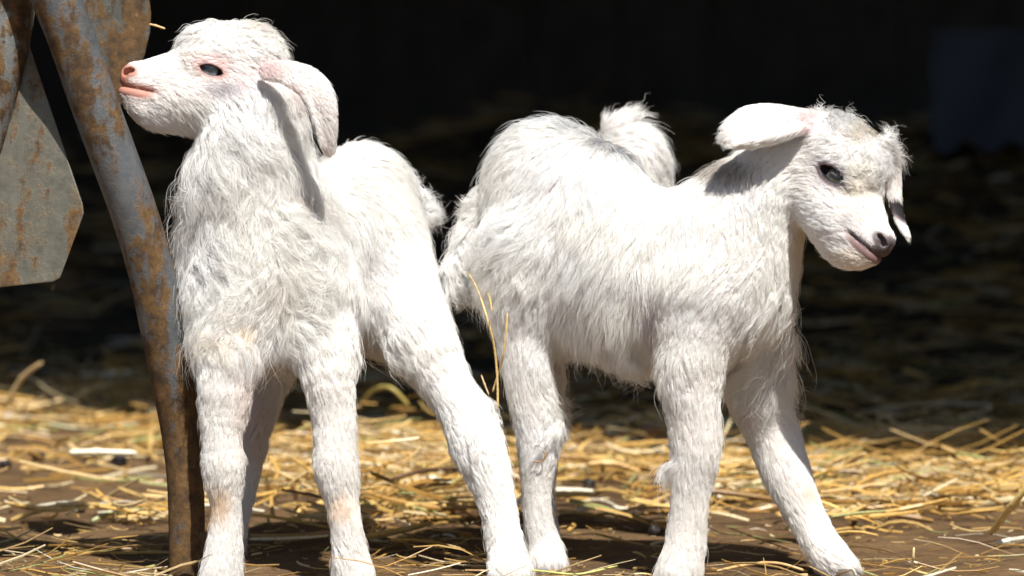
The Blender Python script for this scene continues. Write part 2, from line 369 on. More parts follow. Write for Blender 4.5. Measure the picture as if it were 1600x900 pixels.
# ------------------------------------------------------------------ hay feeder of rusty steel
M_tube = mat_metal('rusty_tube', .47, (.15, .162, .172), 1, .18); M_plate = mat_metal('rusty_plate', .54, (.13, .14, .125), 4)
M_panel = mat_metal('galvanised_panel', .42, (.165, .155, .12), 7); M_tube2 = mat_metal('rusty_tube_left', .6, (.25, .27, .27), 9)
fd = empty('hay_feeder', P(292, 905, .0)*np.array([1, 1, 0]))
tag(fd, 'rusty galvanised steel feeder frame with sheet panels beside the left kid', 'feeder')
base = P(292, 905, 0)
tp = [(40, -130, -.05), (84, -10, -.045), (112, 60, -.04), (143, 150, -.035), (178, 245, -.03), (212, 340, -.022), (238, 430, -.015), (256, 520, -.01), (270, 600, -.005), (283, 680, .0), (290, 760, .0), (292, 840, .0)]
pts = spline([P(*q) for q in tp]+[(base[0], base[1], .0)], 8)
rr = np.interp(pts[:, 2], [0, .1, .25, .55], [S(28), S(29), S(36), S(37)])
v, f = tube_np(pts, rr, 40); mesh_np('frame_tube', v, f, M_tube, fd)
def slab(px_pts, d, thick, name, mat, tilt=(0, 0), bevel=.0012):
    """a sheet of real thickness; tilt = metres of depth per pixel in x and y"""
    cx, cy_ = px_pts[0][:2]; bm = bmesh.new(); vs = [bm.verts.new(P(a, b, d+(a-cx)*tilt[0]+(b-cy_)*tilt[1])) for a, b in px_pts]
    fc = bm.faces.new(vs); ex = bmesh.ops.extrude_face_region(bm, geom=[fc])
    for q in ex['geom']:
        if isinstance(q, bmesh.types.BMVert): q.co += Vector((0, thick, 0))
    bmesh.ops.recalc_face_normals(bm, faces=bm.faces)
    if bevel: bmesh.ops.bevel(bm, geom=list(bm.edges), offset=bevel, segments=2, affect='EDGES', profile=.6)
    return bm_obj(name, bm, mat, fd)
arc = [(120, -140), (205, -110), (222, -60), (232, -10), (236, 22), (234, 52), (226, 86), (212, 122), (194, 156), (178, 184), (168, 194), (150, 190), (120, 90)]
slab(arc, .075, .004, 'rounded_plate', M_plate, (.0002, 0))
pan = [(-260, -150), (20, -150), (44, 66), (129, 318), (131, 334), (94, 434), (84, 440), (-260, 478)]
slab(pan, .052, .003, 'side_panel', M_panel, (-.0001, -.00008))
slab([(110, 326), (125, 331), (104, 400), (95, 432), (88, 428)], .040, .004, 'panel_fold', M_panel, (0, 0), .001)
v, f = tube_np(spline([P(26, -140, .0), P(24, -60, .0), P(14, 20, .0), P(0, 100, .0), P(-20, 180, .0), P(-46, 260, .0), P(-90, 340, .03)]), S(38), 36); mesh_np('brace_tube', v, f, M_tube2, fd)
v, f = tube_np([P(-46, 395, .06), P(0, 175, .06), P(30, 75, .06), P(52, -60, .06)], S(16), 16); mesh_np('inner_rod', v, f, M_plate, fd)
for q in [(118, 322, .036, 7), (268, 700, -.004, 0)]:
    if q[3]:
        bm = bmesh.new(); bmesh.ops.create_cone(bm, cap_ends=True, segments=6, radius1=S(q[3]), radius2=S(q[3])*.9, depth=.006, matrix=Matrix.Translation(P(*q[:3])) @ Matrix.Rotation(math.pi/2, 4, 'X'))
        bm_obj('bolt', bm, M_plate, fd)
v, f = tube_np([P(88, 438, .055), P(84, 446, .053), P(82, 453, .055)], S(3), 6); mesh_np('loose_wire', v, f, M_plate, fd)

# ------------------------------------------------------------------ kids: signed distance modelling
def unit(v): v = np.asarray(v, float); return v/np.linalg.norm(v)
class Goat:
    def __init__(s): s.pr = []; s.groove = []; s.cut = []; s.spots = []; s.bare = []; s.lens = []
    def cone(s, a, b, ra, rb, k=.012, flow=None, ln=.012, lift=.5, curl=.3, flat=None, amp=1):
        a, b = np.array(a, float), np.array(b, float)
        s.pr.append(dict(t='c', a=a, b=b, ra=ra, rb=rb, k=k, flow=unit(b-a) if flow is None else unit(flow), ln=ln, lift=lift, curl=curl, flat=flat))
    def ell(s, c, r, ax=None, k=.018, flow=(1, 0, 0), ln=.015, lift=.5, curl=.3):
        A = np.eye(3) if ax is None else np.array([unit(q) for q in ax])
        s.pr.append(dict(t='e', a=np.array(c, float), r=np.array(r, float), A=A, k=k, flow=unit(flow), ln=ln, lift=lift, curl=curl, flat=None))
    def chain(s, pts, sub=3, k=.02, **kw):
        """one limb: a spline of overlapping round cones, joined hard among themselves, softly to the body"""
        a = np.array([[*P(*p[:3]), S(p[3], p[2])] for p in pts]); a = spline(a, sub)
        gid = len(s.pr)
        for p, q in zip(a, a[1:]): s.cone(p[:3], q[:3], p[3], q[3], k=k, **kw); s.pr[-1]['g'] = gid
    def pd(s, q, p):
        if q['t'] == 'e':
            x = (p-q['a']) @ q['A'].T.astype(np.float32); k0 = np.sqrt(((x/q['r'])**2).sum(1)); k1 = np.sqrt(((x/q['r']**2)**2).sum(1))+1e-9
            return k0*(k0-1)/k1
        pa = p-q['a']; ba = q['b']-q['a']
        if q['flat'] is not None:
            n, sc = q['flat']; pa = pa + np.outer(pa@n, n*(sc-1)); ba = ba + n*(ba@n)*(sc-1)
        h = np.clip(pa@ba/(ba@ba), 0, 1)
        d = np.sqrt(((pa-h[:, None]*ba)**2).sum(1))-(q['ra']+(q['rb']-q['ra'])*h)
        return d/(q['flat'][1]**.5) if q['flat'] is not None else d
    def near(s, q, p, m=.035):
        if 'bs' not in q:
            if q['t'] == 'e': q['bs'] = (q['a'].astype(np.float32), q['r'].max())
            else: q['bs'] = (((q['a']+q['b'])/2).astype(np.float32), np.linalg.norm(q['b']-q['a'])/2+max(q['ra'], q['rb']))
        c, rr = q['bs']; x = p-c; return np.flatnonzero((x*x).sum(1) < (rr+m)**2)
    def sdf(s, p):
        p = p.astype(np.float32); D = np.full(len(p), .06, np.float32); i = 0
        def smin(idx, d, k):
            D0 = D[idx]; h = np.maximum(k-np.abs(D0-d), 0)/k; D[idx] = np.minimum(D0, d)-h*h*k*.25
        while i < len(s.pr):
            q = s.pr[i]
            if 'g' in q:
                Dg = np.full(len(p), .06, np.float32); j = i
                while j < len(s.pr) and s.pr[j].get('g') == q['g']:
                    idx = s.near(s.pr[j], p)
                    if len(idx): Dg[idx] = np.minimum(Dg[idx], s.pd(s.pr[j], p[idx]))
                    j += 1
                idx = np.flatnonzero(Dg < .055); smin(idx, Dg[idx], q['k']); i = j; continue
            idx = s.near(q, p)
            if len(idx): smin(idx, s.pd(q, p[idx]).astype(np.float32), q['k'])
            i += 1
        for (c, rr, g) in s.groove:
            x = p-c; idx = np.flatnonzero((x*x).sum(1) < rr*rr)
            if len(idx): D[idx] += g(p[idx])
        for q in s.cut:
            idx = s.near(q, p, .01)
            if len(idx):
                d = s.pd(q, p[idx]); d = -(np.maximum(d, s.pd(q['pair'], p[idx])) if 'pair' in q else d); D0 = D[idx]; h = np.maximum(q['k']-np.abs(D0-d), 0)/q['k']; D[idx] = np.maximum(D0, d)+h*h*q['k']*.25
        return D
    def build(s, h=.002):
        lo, hi = np.full(3, 9.), np.full(3, -9.)
        for q in s.pr:
            for c, r in (((q['a'], q['r'].max()),) if q['t'] == 'e' else ((q['a'], q['ra']), (q['b'], q['rb']))):
                lo = np.minimum(lo, c-r-.02); hi = np.maximum(hi, c+r+.02)
        B = 5; H = h*B; n = np.ceil((hi-lo)/H).astype(int)+1
        gx = [lo[i]+H*(np.arange(n[i])+.5)-h*.5 for i in range(3)]
        C = np.stack(np.meshgrid(*gx, indexing='ij'), -1).reshape(-1, 3); dc = s.sdf(C).reshape(n)
        act = np.abs(dc) < H*1.8
        Dn = np.repeat(np.repeat(np.repeat(dc, B, 0), B, 1), B, 2)
        idx = np.argwhere(act); o = np.stack(np.meshgrid(*[np.arange(B)]*3, indexing='ij'), -1).reshape(-1, 3)
        fi = (idx[:, None]*B+o[None]).reshape(-1, 3)
        vals = np.empty(len(fi), np.float32)
        for i in range(0, len(fi), 400000): vals[i:i+400000] = s.sdf(lo+fi[i:i+400000]*h)
        Dn[fi[:, 0], fi[:, 1], fi[:, 2]] = vals
        s.D, s.lo, s.h = Dn, lo, h
        sg = Dn < 0; N = np.array(Dn.shape)
        cnt = np.zeros(N-1, np.int8)
        offs = [(a, b, c) for a in (0, 1) for b in (0, 1) for c in (0, 1)]
        for a, b, c in offs: cnt += sg[a:N[0]-1+a, b:N[1]-1+b, c:N[2]-1+c]
        cells = np.argwhere((cnt > 0) & (cnt < 8)); vid = -np.ones(N-1, np.int32); vid[tuple(cells.T)] = np.arange(len(cells))
        acc = np.zeros((len(cells), 3)); num = np.zeros(len(cells))
        for ax in range(3):
            u, w = [(1, 2), (0, 2), (0, 1)][ax]
            for i in (0, 1):
                for j in (0, 1):
                    c0 = cells.copy(); c0[:, u] += i; c0[:, w] += j; c1 = c0.copy(); c1[:, ax] += 1
                    d0, d1 = Dn[tuple(c0.T)], Dn[tuple(c1.T)]; m = (d0 < 0) != (d1 < 0)
                    t = np.where(m, d0/(d0-d1+1e-12), 0); pt = c0.astype(float); pt[:, ax] += t
                    acc[m] += pt[m]; num[m] += 1
        V = lo+h*acc/num[:, None]
        faces = []
        for ax in range(3):
            u, w = [(1, 2), (2, 0), (0, 1)][ax]
            sl0 = [slice(1, -1)]*3; sl0[ax] = slice(0, -1); sl1 = list(sl0); sl1[ax] = slice(1, None)
            a, b = sg[tuple(sl0)], sg[tuple(sl1)]
            for flip in (0, 1):
                e = np.argwhere(a & ~b if not flip else ~a & b)
                st = np.ones(3, int); st[ax] = 0; e = e+st
                def cl(du, dw): c = e.copy(); c[:, u] -= du; c[:, w] -= dw; return vid[tuple(c.T)]
                q = np.stack([cl(1, 1), cl(0, 1), cl(0, 0), cl(1, 0)], 1)
                faces.append(q if not flip else q[:, ::-1])
        F = np.concatenate(faces); F = F[(F >= 0).all(1)]
        V = V.astype(np.float64)
        for _ in range(2):
            d = s.sdf(V); g = s.grad(V); g2 = np.maximum((g*g).sum(1), .1)
            V -= np.clip(d/g2, -.001, .001)[:, None]*g
        s.V, s.F = V, F; g = s.grad(V); s.N = g/np.linalg.norm(g, axis=1)[:, None]
    def grad(s, p, e=.0008):
        return np.stack([(s.sdf(p+dx)-s.sdf(p-dx))/(2*e) for dx in np.eye(3)*e], 1).astype(np.float64)
    def gsamp(s, p):
        q = (p-s.lo)/s.h; i = np.clip(q.astype(int), 0, np.array(s.D.shape)-2); f = np.clip(q-i, 0, 1); r = 0
        for a in (0, 1):
            for b in (0, 1):
                for c in (0, 1):
                    r = r+s.D[i[:, 0]+a, i[:, 1]+b, i[:, 2]+c]*(f[:, 0] if a else 1-f[:, 0])*(f[:, 1] if b else 1-f[:, 1])*(f[:, 2] if c else 1-f[:, 2])
        return r
    def ggrad(s, p):
        e = s.h*1.5; return np.stack([s.gsamp(p+dx)-s.gsamp(p-dx) for dx in np.eye(3)*e], 1)/(2*e)

def px_of(p):
    q = p-np.array([0, CAMY, CAMZ]); z = q[:, 1]*cp-q[:, 2]*sp; u = q[:, 1]*sp+q[:, 2]*cp
    return 800+FPX*q[:, 0]/z, 450-FPX*u/z
def sn(p, sc, seed, n=5):
    r = np.random.default_rng(seed); out = 0
    for i in range(n):
        k = r.normal(0, 1, 3)/sc; out = out+np.sin(p@k+r.uniform(0, 6.28))
    return out/n**.5
def coat(G, name, parent, N, seed, whitebase=(.94, .934, .918), backcut=.45, rad=.000135, ntips=7):
    """fur as real hair curves: clumped, flowing along the body, lengths by region"""
    r = np.random.default_rng(seed); V, F = G.V, G.F
    A = V[F[:, 0]]; Bq = V[F[:, 1]]; Cq = V[F[:, 2]]; Dq = V[F[:, 3]]
    area = .5*np.linalg.norm(np.cross(Cq-A, Dq-Bq), axis=1); cen = (A+Bq+Cq+Dq)/4; nf = G.N[F[:, 0]]
    bx, by = px_of(cen)
    w = area*np.where(nf[:, 1] > .35, backcut, 1)*np.where((by > 935), .0, 1)
    w = w*G.dens(cen, bx, by, nf)
    ids = r.choice(len(F), N, p=w/w.sum()); u, v = r.random((2, N, 1))
    R = (A[ids]*(1-u)+Bq[ids]*u)*(1-v)+(Dq[ids]*(1-u)+Cq[ids]*u)*v
    Nn = G.N[F[ids, 0]]
    R32 = R.astype(np.float32); flow = np.zeros((N, 3)); ln = np.zeros(N); lift = np.zeros(N); curl = np.zeros(N); ws = np.full(N, 1e-9)
    for q in G.pr:
        ix = G.near(q, R32)
        wt = np.exp(-np.maximum(G.pd(q, R32[ix]), -.004)/.008).astype(np.float64)*(.4 if 'g' in q else 1)
        flow[ix] += wt[:, None]*q['flow']; ln[ix] += wt*q['ln']; lift[ix] += wt*q['lift']; curl[ix] += wt*q['curl']; ws[ix] += wt
    ln /= ws; lift /= ws; curl /= ws
    px, py = px_of(R)
    for (cx, cy_, rx, ry, L, lf, cu, fl) in G.lens:         # regional overrides
        g = np.exp(-(((px-cx)/rx)**2+((py-cy_)/ry)**2)**1.5)
        ln = ln*(1-g)+L*g
        if lf is not None: lift = lift*(1-g)+lf*g
        if cu is not None: curl = curl*(1-g)+cu*g
        if fl is not None: flow = flow/np.linalg.norm(flow, axis=1)[:, None]*(1-g)[:, None]+np.array(fl)*g[:, None]
    flow -= Nn*(flow*Nn).sum(1)[:, None]; flow /= np.linalg.norm(flow, axis=1)[:, None]+1e-6
    side = np.cross(Nn, flow)
    # clumps
    M = max(50, int(N/15)); csel = r.choice(N, M, replace=False)
    kd = kdtree.KDTree(M)
    for i, c in enumerate(csel): kd.insert(R[c], i)
    kd.balance(); ci = np.fromiter((kd.find(q)[1] for q in R.tolist()), np.int64, N); cc = csel[ci]
    M2 = max(20, int(M/9)); c2 = r.choice(M, M2, replace=False); kd = kdtree.KDTree(M2)
    for i, c in enumerate(c2): kd.insert(R[csel[c]], i)
    kd.balance(); b2 = np.fromiter((kd.find(q)[1] for q in R[csel].tolist()), np.int64, M)
    big = csel[c2][b2][ci]                                # index of the lock's middle hair
    ang = (.55*sn(R, .022, seed+1)+.30*sn(R, .008, seed+2))*curl*1.5 + r.normal(0, 1, M2)[b2][ci]*.32*curl + r.normal(0, 1, M)[ci]*.19*(.35+curl) + r.normal(0, .09, N)
    d0 = flow*np.cos(ang)[:, None]+side*np.sin(ang)[:, None]; s0 = np.cross(Nn, d0)
    li = np.clip(lift+.10*sn(R, .012, seed+3)*(.2+curl)+r.normal(0, .13, M)[ci]*(.5+curl)+r.normal(0, .06, N), .04, 1.3)
    L = ln*np.clip(1+.28*r.normal(0, 1, M)[ci]+r.normal(0, .16, N)+.2*sn(R, .015, seed+4), .3, 1.7)
    stray = r.random(N) < .025; L = np.where(stray, L*1.5, L); li = np.where(stray, li+.25, li)
    K = ntips; T = np.linspace(0, 1, K)
    ph = r.uniform(0, 6.28, M)[ci]+r.normal(0, .3, N); fq = 3.2+2.0*r.random(M)[ci]; am = curl*.16*(.5+r.random(M)[ci])
    ks = .30+.62*np.clip((ln-.004)/.008, 0, 1); offc = R-R[cc]; offb = R[cc]-R[big]
    mxo = np.linalg.norm(offc, axis=1); ks = ks*np.clip(1.6-mxo/.006, 0, 1)
    kb = np.clip((ln-.010)/.018, 0, .62)*np.clip(1.8-np.linalg.norm(offb, axis=1)/.016, 0, 1)
    pts = np.empty((N, K, 3))
    for k, t in enumerate(T):
        el = li*(1-.72*t)
        q = d0*(np.cos(el)*L*t)[:, None]+Nn*(np.sin(el)*L*t)[:, None]
        q += s0*(am*L*np.sin(fq*t*2+ph)*t**.8)[:, None]-s0*(am*L*np.sin(ph)*0)[:, None]
        q += Nn*(am*.5*L*np.sin(fq*t*2.3+ph*1.7)*t)[:, None]
        q[:, 2] -= L*t*t*.22*np.clip(ln/.02, 0, 1.2)
        q -= offc*(ks*t**.8)[:, None]+offb*(kb*t)[:, None]
        p = R+q
        if k:
            for _ in range(2):
                dv = G.gsamp(p); need = .0003+.08*L*t; m = dv < need
                if m.any():
                    g = G.ggrad(p[m]); g /= np.linalg.norm(g, axis=1)[:, None]+1e-6; p[m] += g*(np.minimum(need[m]-dv[m], .004))[:, None]
        pts[:, k] = p
    cu = bpy.data.hair_curves.new(name); cu.add_curves([K]*N)
    cu.attributes['position'].data.foreach_set('vector', pts.astype(np.float32).ravel()) if 'position' in cu.attributes else cu.points.foreach_set('position', pts.astype(np.float32).ravel())
    ra = cu.attributes.get('radius') or cu.attributes.new('radius', 'FLOAT', 'POINT')
    rr = np.array([1, 1, .95, .85, .7, .5, .18])[:K][None]*(rad*(.75+.5*r.random(N))*np.clip(.6+ln/.02, .6, 1.15))[:, None]
    ra.data.foreach_set('value', rr.astype(np.float32).ravel())
    col = np.tile(np.array(whitebase), (N, 1))*(1+r.normal(0, .02, N)+r.normal(0, .022, M)[ci])[:, None]
    cream = np.clip(.5+.5*sn(R, .03, seed+9)+r.normal(0, .3, M)[ci], 0, 1)[:, None]; col *= 1-cream*np.array([.0, .018, .06])
    col = G.paint(col, R, px, py, r.random(N), skin=False)
    col = np.repeat(np.clip(col, 0, .97), K, 0).reshape(N, K, 3)
    ca = cu.attributes.new('col', 'FLOAT_COLOR', 'POINT'); c4 = np.ones((N*K, 4), np.float32); c4[:, :3] = col.reshape(-1, 3); ca.data.foreach_set('color', c4.ravel())
    cu.materials.append(M_fur); o = link(bpy.data.objects.new(name, cu), parent); return o
def paint(G, col, p, px, py, rnd, skin):
    for (cx, cy_, rx, ry, c, st, onlyskin, ymax) in G.spots:
        if onlyskin and not skin: continue
        g = np.exp(-(((px-cx)/rx)**2+((py-cy_)/ry)**2)**1.4)*st*(p[:, 1] < ymax)
        if not skin: g = np.clip(g*1.6-rnd*.6, 0, 1)*1.0
        col = col*(1-g[:, None])+np.array(c)*g[:, None]
    return col
Goat.paint = paint
def dens(G, cen, px, py, nf):
    d = np.ones(len(cen))
    for fn in G.bare: d = d*fn(cen, px, py, nf)
    return d
Goat.dens = dens

# head prims shared by the kids: F forward, U up, N near side, all in photograph pixels about the eye row of the midline
def head(G, O, f, u, n, s, eyecol, name_parent, lipcol, faceln=.0045, es=1.0):
    O = np.array(O); f, u, n = unit(f), unit(u), unit(n)
    W = lambda F_, U_, L_: O+s*(F_*f+U_*u+L_*n)
    ax = [f, u, n]; back = -f
    E = lambda F_, U_, L_, r, flow=None, ln=faceln, lift=.35, curl=.2, k=.016, axx=None: G.ell(W(F_, U_, L_), np.array(r)*s, axx or ax, k, flow if flow is not None else back, ln, lift, curl)
    E(-46, 12, 0, (68, 58, 53), flow=back*.8-u*.5+0*n, ln=.009, lift=.4, curl=.5)       # cranium
    E(2, 40, 0, (46, 31, 36), flow=back*.2+f*.3-u*.1, ln=.008, lift=.35, curl=.5)           # brow
    E(-34, -46, 0, (70, 58, 45), flow=back*.7-u*.7, ln=.0075)                            # jaw
    E(36, -27, 0, (64, 60, 37), flow=back-u*.25, ln=.006)                               # muzzle root
    f2 = unit(f-.13*u); u2 = unit(u+.13*f)
    E(86, -23, 0, (48, 42, 28), axx=[f2, u2, n], ln=.0035, lift=.25, k=.012)            # muzzle
    E(122, -10, 0, (22, 19, 19), ln=.002, lift=.2, k=.010)                              # nose
    E(118, -36, 0, (27, 20, 20), ln=.003, lift=.2, k=.006)                              # upper lip
    E(106, -51, 0, (32, 16, 19), flow=back-u*.8, ln=.006, lift=.4, k=.005)              # chin
    E(66, -66, 0, (56, 30, 26), flow=back-u*.4, ln=.005, lift=.3, k=.014)            # under the jaw
    for q in (1, -1):
        E(30, -45, 20*q, (45, 30, 24), ln=.008, flow=back-u*.5)                         # cheek
        E(12, 14, 27*q, (30, 16, 13), ln=.006, k=.01)                                  # brow ridge
        E(1, -2, 33*q, (27, 20, 15), ln=.003, lift=.2, k=.008)                         # lids
        E(123, -3, 10*q, (13, 10, 9), ln=.001, k=.008)                                # nostril wing
    def hc(p): x = (p-O)/s; return x@f, x@u, x@n
    def gr(p):
        a, b, c = hc(p)
        line = -26.5-(130-np.clip(a, 60, 160))*.21-np.clip(95-a, 0, 30)**2*.006
        m = np.clip((a-84)/8, 0, 1)*np.clip((175-a)/5, 0, 1)*(np.abs(b+36) < 40)
        g = np.exp(-((b-line)/1.6)**2)*3.0*m-np.exp(-((b-line+8.5)/6)**2)*2.2*m-np.exp(-((b-line-7)/6)**2)*1.3*m
        ph = np.exp(-(c/2.6)**2)*np.clip((a-128)/8, 0, 1)*(b < 2)*(b > -30)*2.5       # philtrum
        return (g+ph)*s
    G.groove.append((W(110, -35, 0).astype(np.float32), 90*s, lambda p: gr(p.astype(np.float64)).astype(np.float32)))
    for q in (1, -1):
        Ae = np.array([unit(f+.32*u), unit(u-.32*f), n]); rl = np.array((26*es, 16.5*es, 18))*s
        mk = lambda o_: dict(t='e', a=W(3, -1, 45*q)+Ae[1]*o_*s, r=rl, A=Ae, k=.0010, flat=None)
        e0 = mk(-7.0*es); e0['pair'] = mk(7.5*es); G.cut.append(e0)
        G.cut.append(dict(t='e', a=W(129, -1, 17*q), r=np.array((9, 3.8, 9))*s, A=np.array([unit(f-.1*u+.5*n*q), u, unit(n-.5*f*q)]), k=.0018, flat=None))
        G.cut.append(dict(t='e', a=W(135, -5, 14*q), r=np.array((4.5, 4.5, 9))*s, A=np.array([f, u, n]), k=.0018, flat=None))
    def hp(p, col):
        a, b, c = hc(p); line = -26.5-(130-a)*.21-np.clip(95-a, 0, 30)**2*.006
        sg = lambda x: 1/(1+np.exp(-x))
        lipm = sg((a-88)/3)*sg((line+9-b)/2.5)*sg((b-(line-15+np.clip(112-a, 0, 30)*.4))/2.5)
        nosem = sg((1.15-(((a-130)/13)**2+((b+2)/10)**2))*3.2); fm = sg((a-128)/2.5)*sg((16-b)/2.5)*sg((b-line+10)/2.5)
        m = np.maximum(np.maximum(lipm, nosem), fm)[:, None]
        low = sg((line-1-b)/1.5)[:, None]; lc = np.array(lipcol[0])*(1-low)+np.array(lipcol[1])*low
        col = col*(1-m)+lc*m
        cr = (np.exp(-((b-line)/1.5)**2)*(a > 84))[:, None]*.5; col = col*(1-cr)+np.array(lipcol[0])*.35*cr
        e = (((a-3)*.95+(b+1)*.30)/(22*es))**2+(((b+1)*.95-(a-3)*.30)/(10*es))**2
        m1 = (np.clip(2.6-e, 0, 1)*(np.abs(c) > 18))[:, None]; col = col*(1-m1)+np.array(lipcol[3])*m1
        m2 = (np.clip((1.28-e)*3.5, 0, 1)*(np.abs(c) > 18))[:, None]; return col*(1-m2)+np.array(lipcol[2])*m2
    G.hp = hp
    # no hair on lips, nose pad, lids
    def bare(cen, px, py, nf):
        a, b, c = hc(cen); line = -26.5-(130-a)*.21-np.clip(95-a, 0, 30)**2*.006
        o = np.ones(len(a))
        lip = (a > 86) & (b < line+6) & (b > line-13+np.clip(110-a, 0, 30)*.35); nose = ((a-130)/14)**2+((b+2)/10)**2 < 1.0
        front = (a > 132) & (b < 12) & (b > line-8)
        o[lip | nose | front] = .0
        o[(a > 105) & ~(lip | nose | front)] *= .8
        e = (((a-3)*.95+(b+1)*.30)/(26*es))**2+(((b+1)*.95-(a-3)*.30)/(16*es))**2
        o[(e < 1) & (np.abs(c) > 20)] = 0; o[(e >= 1) & (e < 1.7) & (np.abs(c) > 20)] *= .7
        return o
    G.bare.append(bare)
    # eyeballs
    G.eyes = []
    for q in (1, -1):
        c = W(3, -1, 23.0*q); R = 21.5*s; m = bmesh.new(); bmesh.ops.create_uvsphere(m, u_segments=64, v_segments=64, radius=1)
        ax_n = unit(n*q+f*.22+u*.02); up_ = unit(u-.32*f); up_ = unit(up_-ax_n*(up_@ax_n)); rt = np.cross(up_, ax_n)
        vs = np.array([v.co[:] for v in m.verts])
        x, y, z = vs[:, 0], vs[:, 1], vs[:, 2]; th = np.hypot(x, y)
        cl = np.tile(np.array((.20, .12, .09)), (len(vs), 1)); front = z > 0
        ir = (th < .80) & front; a_ = np.arctan2(y, x)
        fib = .78+.22*np.sin(a_*37+3*np.sin(a_*11)); cl[ir] = (np.array(eyecol)*fib[:, None])[ir]
        cl[(th >= .66) & (th < .84) & front] = (.02, .017, .02)
        pu = (np.abs(x) < .50) & (np.abs(y) < .15+.0*x) & front; pm = 1/(1+np.exp(((np.abs(x)/.46)**4+(np.abs(y)/.15)**4-1)*2.5)); pm = (pm*front)[:, None]; cl = cl*(1-pm)+np.array((.008, .008, .01))*pm
        world = c+R*(x[:, None]*rt+y[:, None]*up_+(z*1.0)[:, None]*ax_n)
        fcs = [[v.index for v in fa.verts] for fa in m.faces]; m.free()
        mesh_np('eyeball', world, fcs, M_eye, name_parent, cols=cl)
    return W, hc
def hoofs(parent, feet, fdir):
    for (p, r) in feet:
        bm = bmesh.new()
        for s in (-1, 1):
            prof = [(1.0, 0.), (.98, .25), (.86, .7), (.7, 1.)]
            n = 14; rings = []
            sx = np.array([fdir[1], -fdir[0], 0])
            for k, z in prof:
                ring = []
                for i in range(n):
                    a = 2*math.pi*i/n; lx = math.cos(a)*(1.25 if math.cos(a) > 0 else .9)*k; ly = math.sin(a)*.5*k
                    q = np.array([p[0], p[1], 0])+np.array([*fdir[:2], 0])*(lx*r*.85+ .1*r*(1-z))+sx*(ly*r+s*.52*r)+np.array([0, 0, z*.009])
                    ring.append(bm.verts.new(q))
                rings.append(ring)
            for a_, b_ in zip(rings, rings[1:]):
                for i in range(n): bm.faces.new((a_[i], a_[(i+1) % n], b_[(i+1) % n], b_[i]))
            bm.faces.new(rings[0][::-1]); bm.faces.new(rings[-1])
        bmesh.ops.recalc_face_normals(bm, faces=bm.faces)
        bm_obj('hoof', bm, M_hoof, parent, True)
def finish(G, root, name, N, seed, skin=(.84, .76, .73), **kw):
    G.build(kw.pop('h', .002)); V = G.V; px, py = px_of(V)
    col = np.tile(np.array(skin), (len(V), 1)); col = G.paint(col, V, px, py, np.zeros(len(V)), True)
    V32 = V.astype(np.float32); lv = np.zeros(len(V)); wv = np.full(len(V), 1e-9)
    for q in G.pr:
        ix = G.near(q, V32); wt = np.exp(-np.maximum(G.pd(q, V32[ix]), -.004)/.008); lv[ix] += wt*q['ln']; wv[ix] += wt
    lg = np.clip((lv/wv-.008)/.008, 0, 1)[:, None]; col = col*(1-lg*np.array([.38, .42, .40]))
    if hasattr(G, 'hp'): col = G.hp(V, col)
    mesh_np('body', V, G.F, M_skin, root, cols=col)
    coat(G, 'fur', root, N, seed, **kw)
    print(name, 'verts', len(V), 'time', round(time.time()-T0, 1))

PINK = (.66, .27, .20)
# ================================================================== left kid
A = Goat(); rootA = empty('goat_kid', (P(450, 900, 0)[0], 0, 0))
tag(rootA, 'white kid goat with raised head nuzzling the rusty steel tube, pink nose', 'goat', 'young white goat kids')
ba = unit((.62, .78, -.0)); up = np.array([0, 0, 1.]); lat = unit(np.cross(ba, up)); bax = [ba, up, lat]
dn = np.array([0, 0, -1.])
A.ell(P(422, 425, .02), (S(118), S(132), S(112)), bax, .02, dn*.8+np.array([.5, 0, 0])*.3, .024, .5, .8)      # chest
A.ell(P(515, 385, .10), (S(165), S(128), S(100)), bax, .02, ba*.5+dn*.9, .016, .35, .4)
A.ell(P(566, 318, .16), (S(100), S(98), S(86)), bax, .02, ba*.7+dn*.7, .012, .35, .3)
A.ell(P(555, 470, .10), (S(90), S(62), S(66)), bax, .02, ba*.3+dn, .018, .45, .5)
kwn = dict(k=.03, ln=.024, lift=.5, curl=.6)
A.chain([(392, 175, .0, 72), (388, 250, .0, 84), (400, 330, .01, 100), (415, 400, .02, 110)], flow=dn*.9+np.array([.55, .1, 0]), **kwn)
# front legs
A.chain([(368, 480, -.02, 62), (354, 590, -.05, 44), (350, 640, -.055, 38), (347, 685, -.06, 30), (349, 728, -.06, 33), (352, 775, -.06, 24), (353, 815, -.06, 23), (350, 862, -.06, 28), (346, 900, -.06, 33)], k=.030, ln=.0085, lift=.24, curl=.2)
A.chain([(488, 480, .0, 66), (510, 580, -.03, 42), (520, 640, -.035, 34), (524, 690, -.04, 31), (526, 732, -.042, 34), (534, 778, -.045, 25), (541, 820, -.05, 23), (546, 862, -.05, 27), (552, 898, -.05, 32)], k=.030, ln=.0085, lift=.24, curl=.2)
# hind legs
A.chain([(592, 395, .13, 76), (652, 520, .08, 57), (698, 602, .06, 39), (728, 648, .045, 39), (744, 692, .03, 41), (761, 737, .02, 34), (777, 790, .01, 27), (788, 845, -.0, 27), (794, 878, -.01, 30), (797, 897, -.02, 33)], k=.030, ln=.0095, lift=.26, curl=.25)
A.chain([(505, 430, .2, 52), (432, 565, .18, 32), (404, 655, .17, 22), (390, 725, .17, 17), (374, 800, .16, 15), (364, 840, .16, 19), (360, 855, .16, 22)], k=.030, ln=.010, lift=.35, curl=.3)
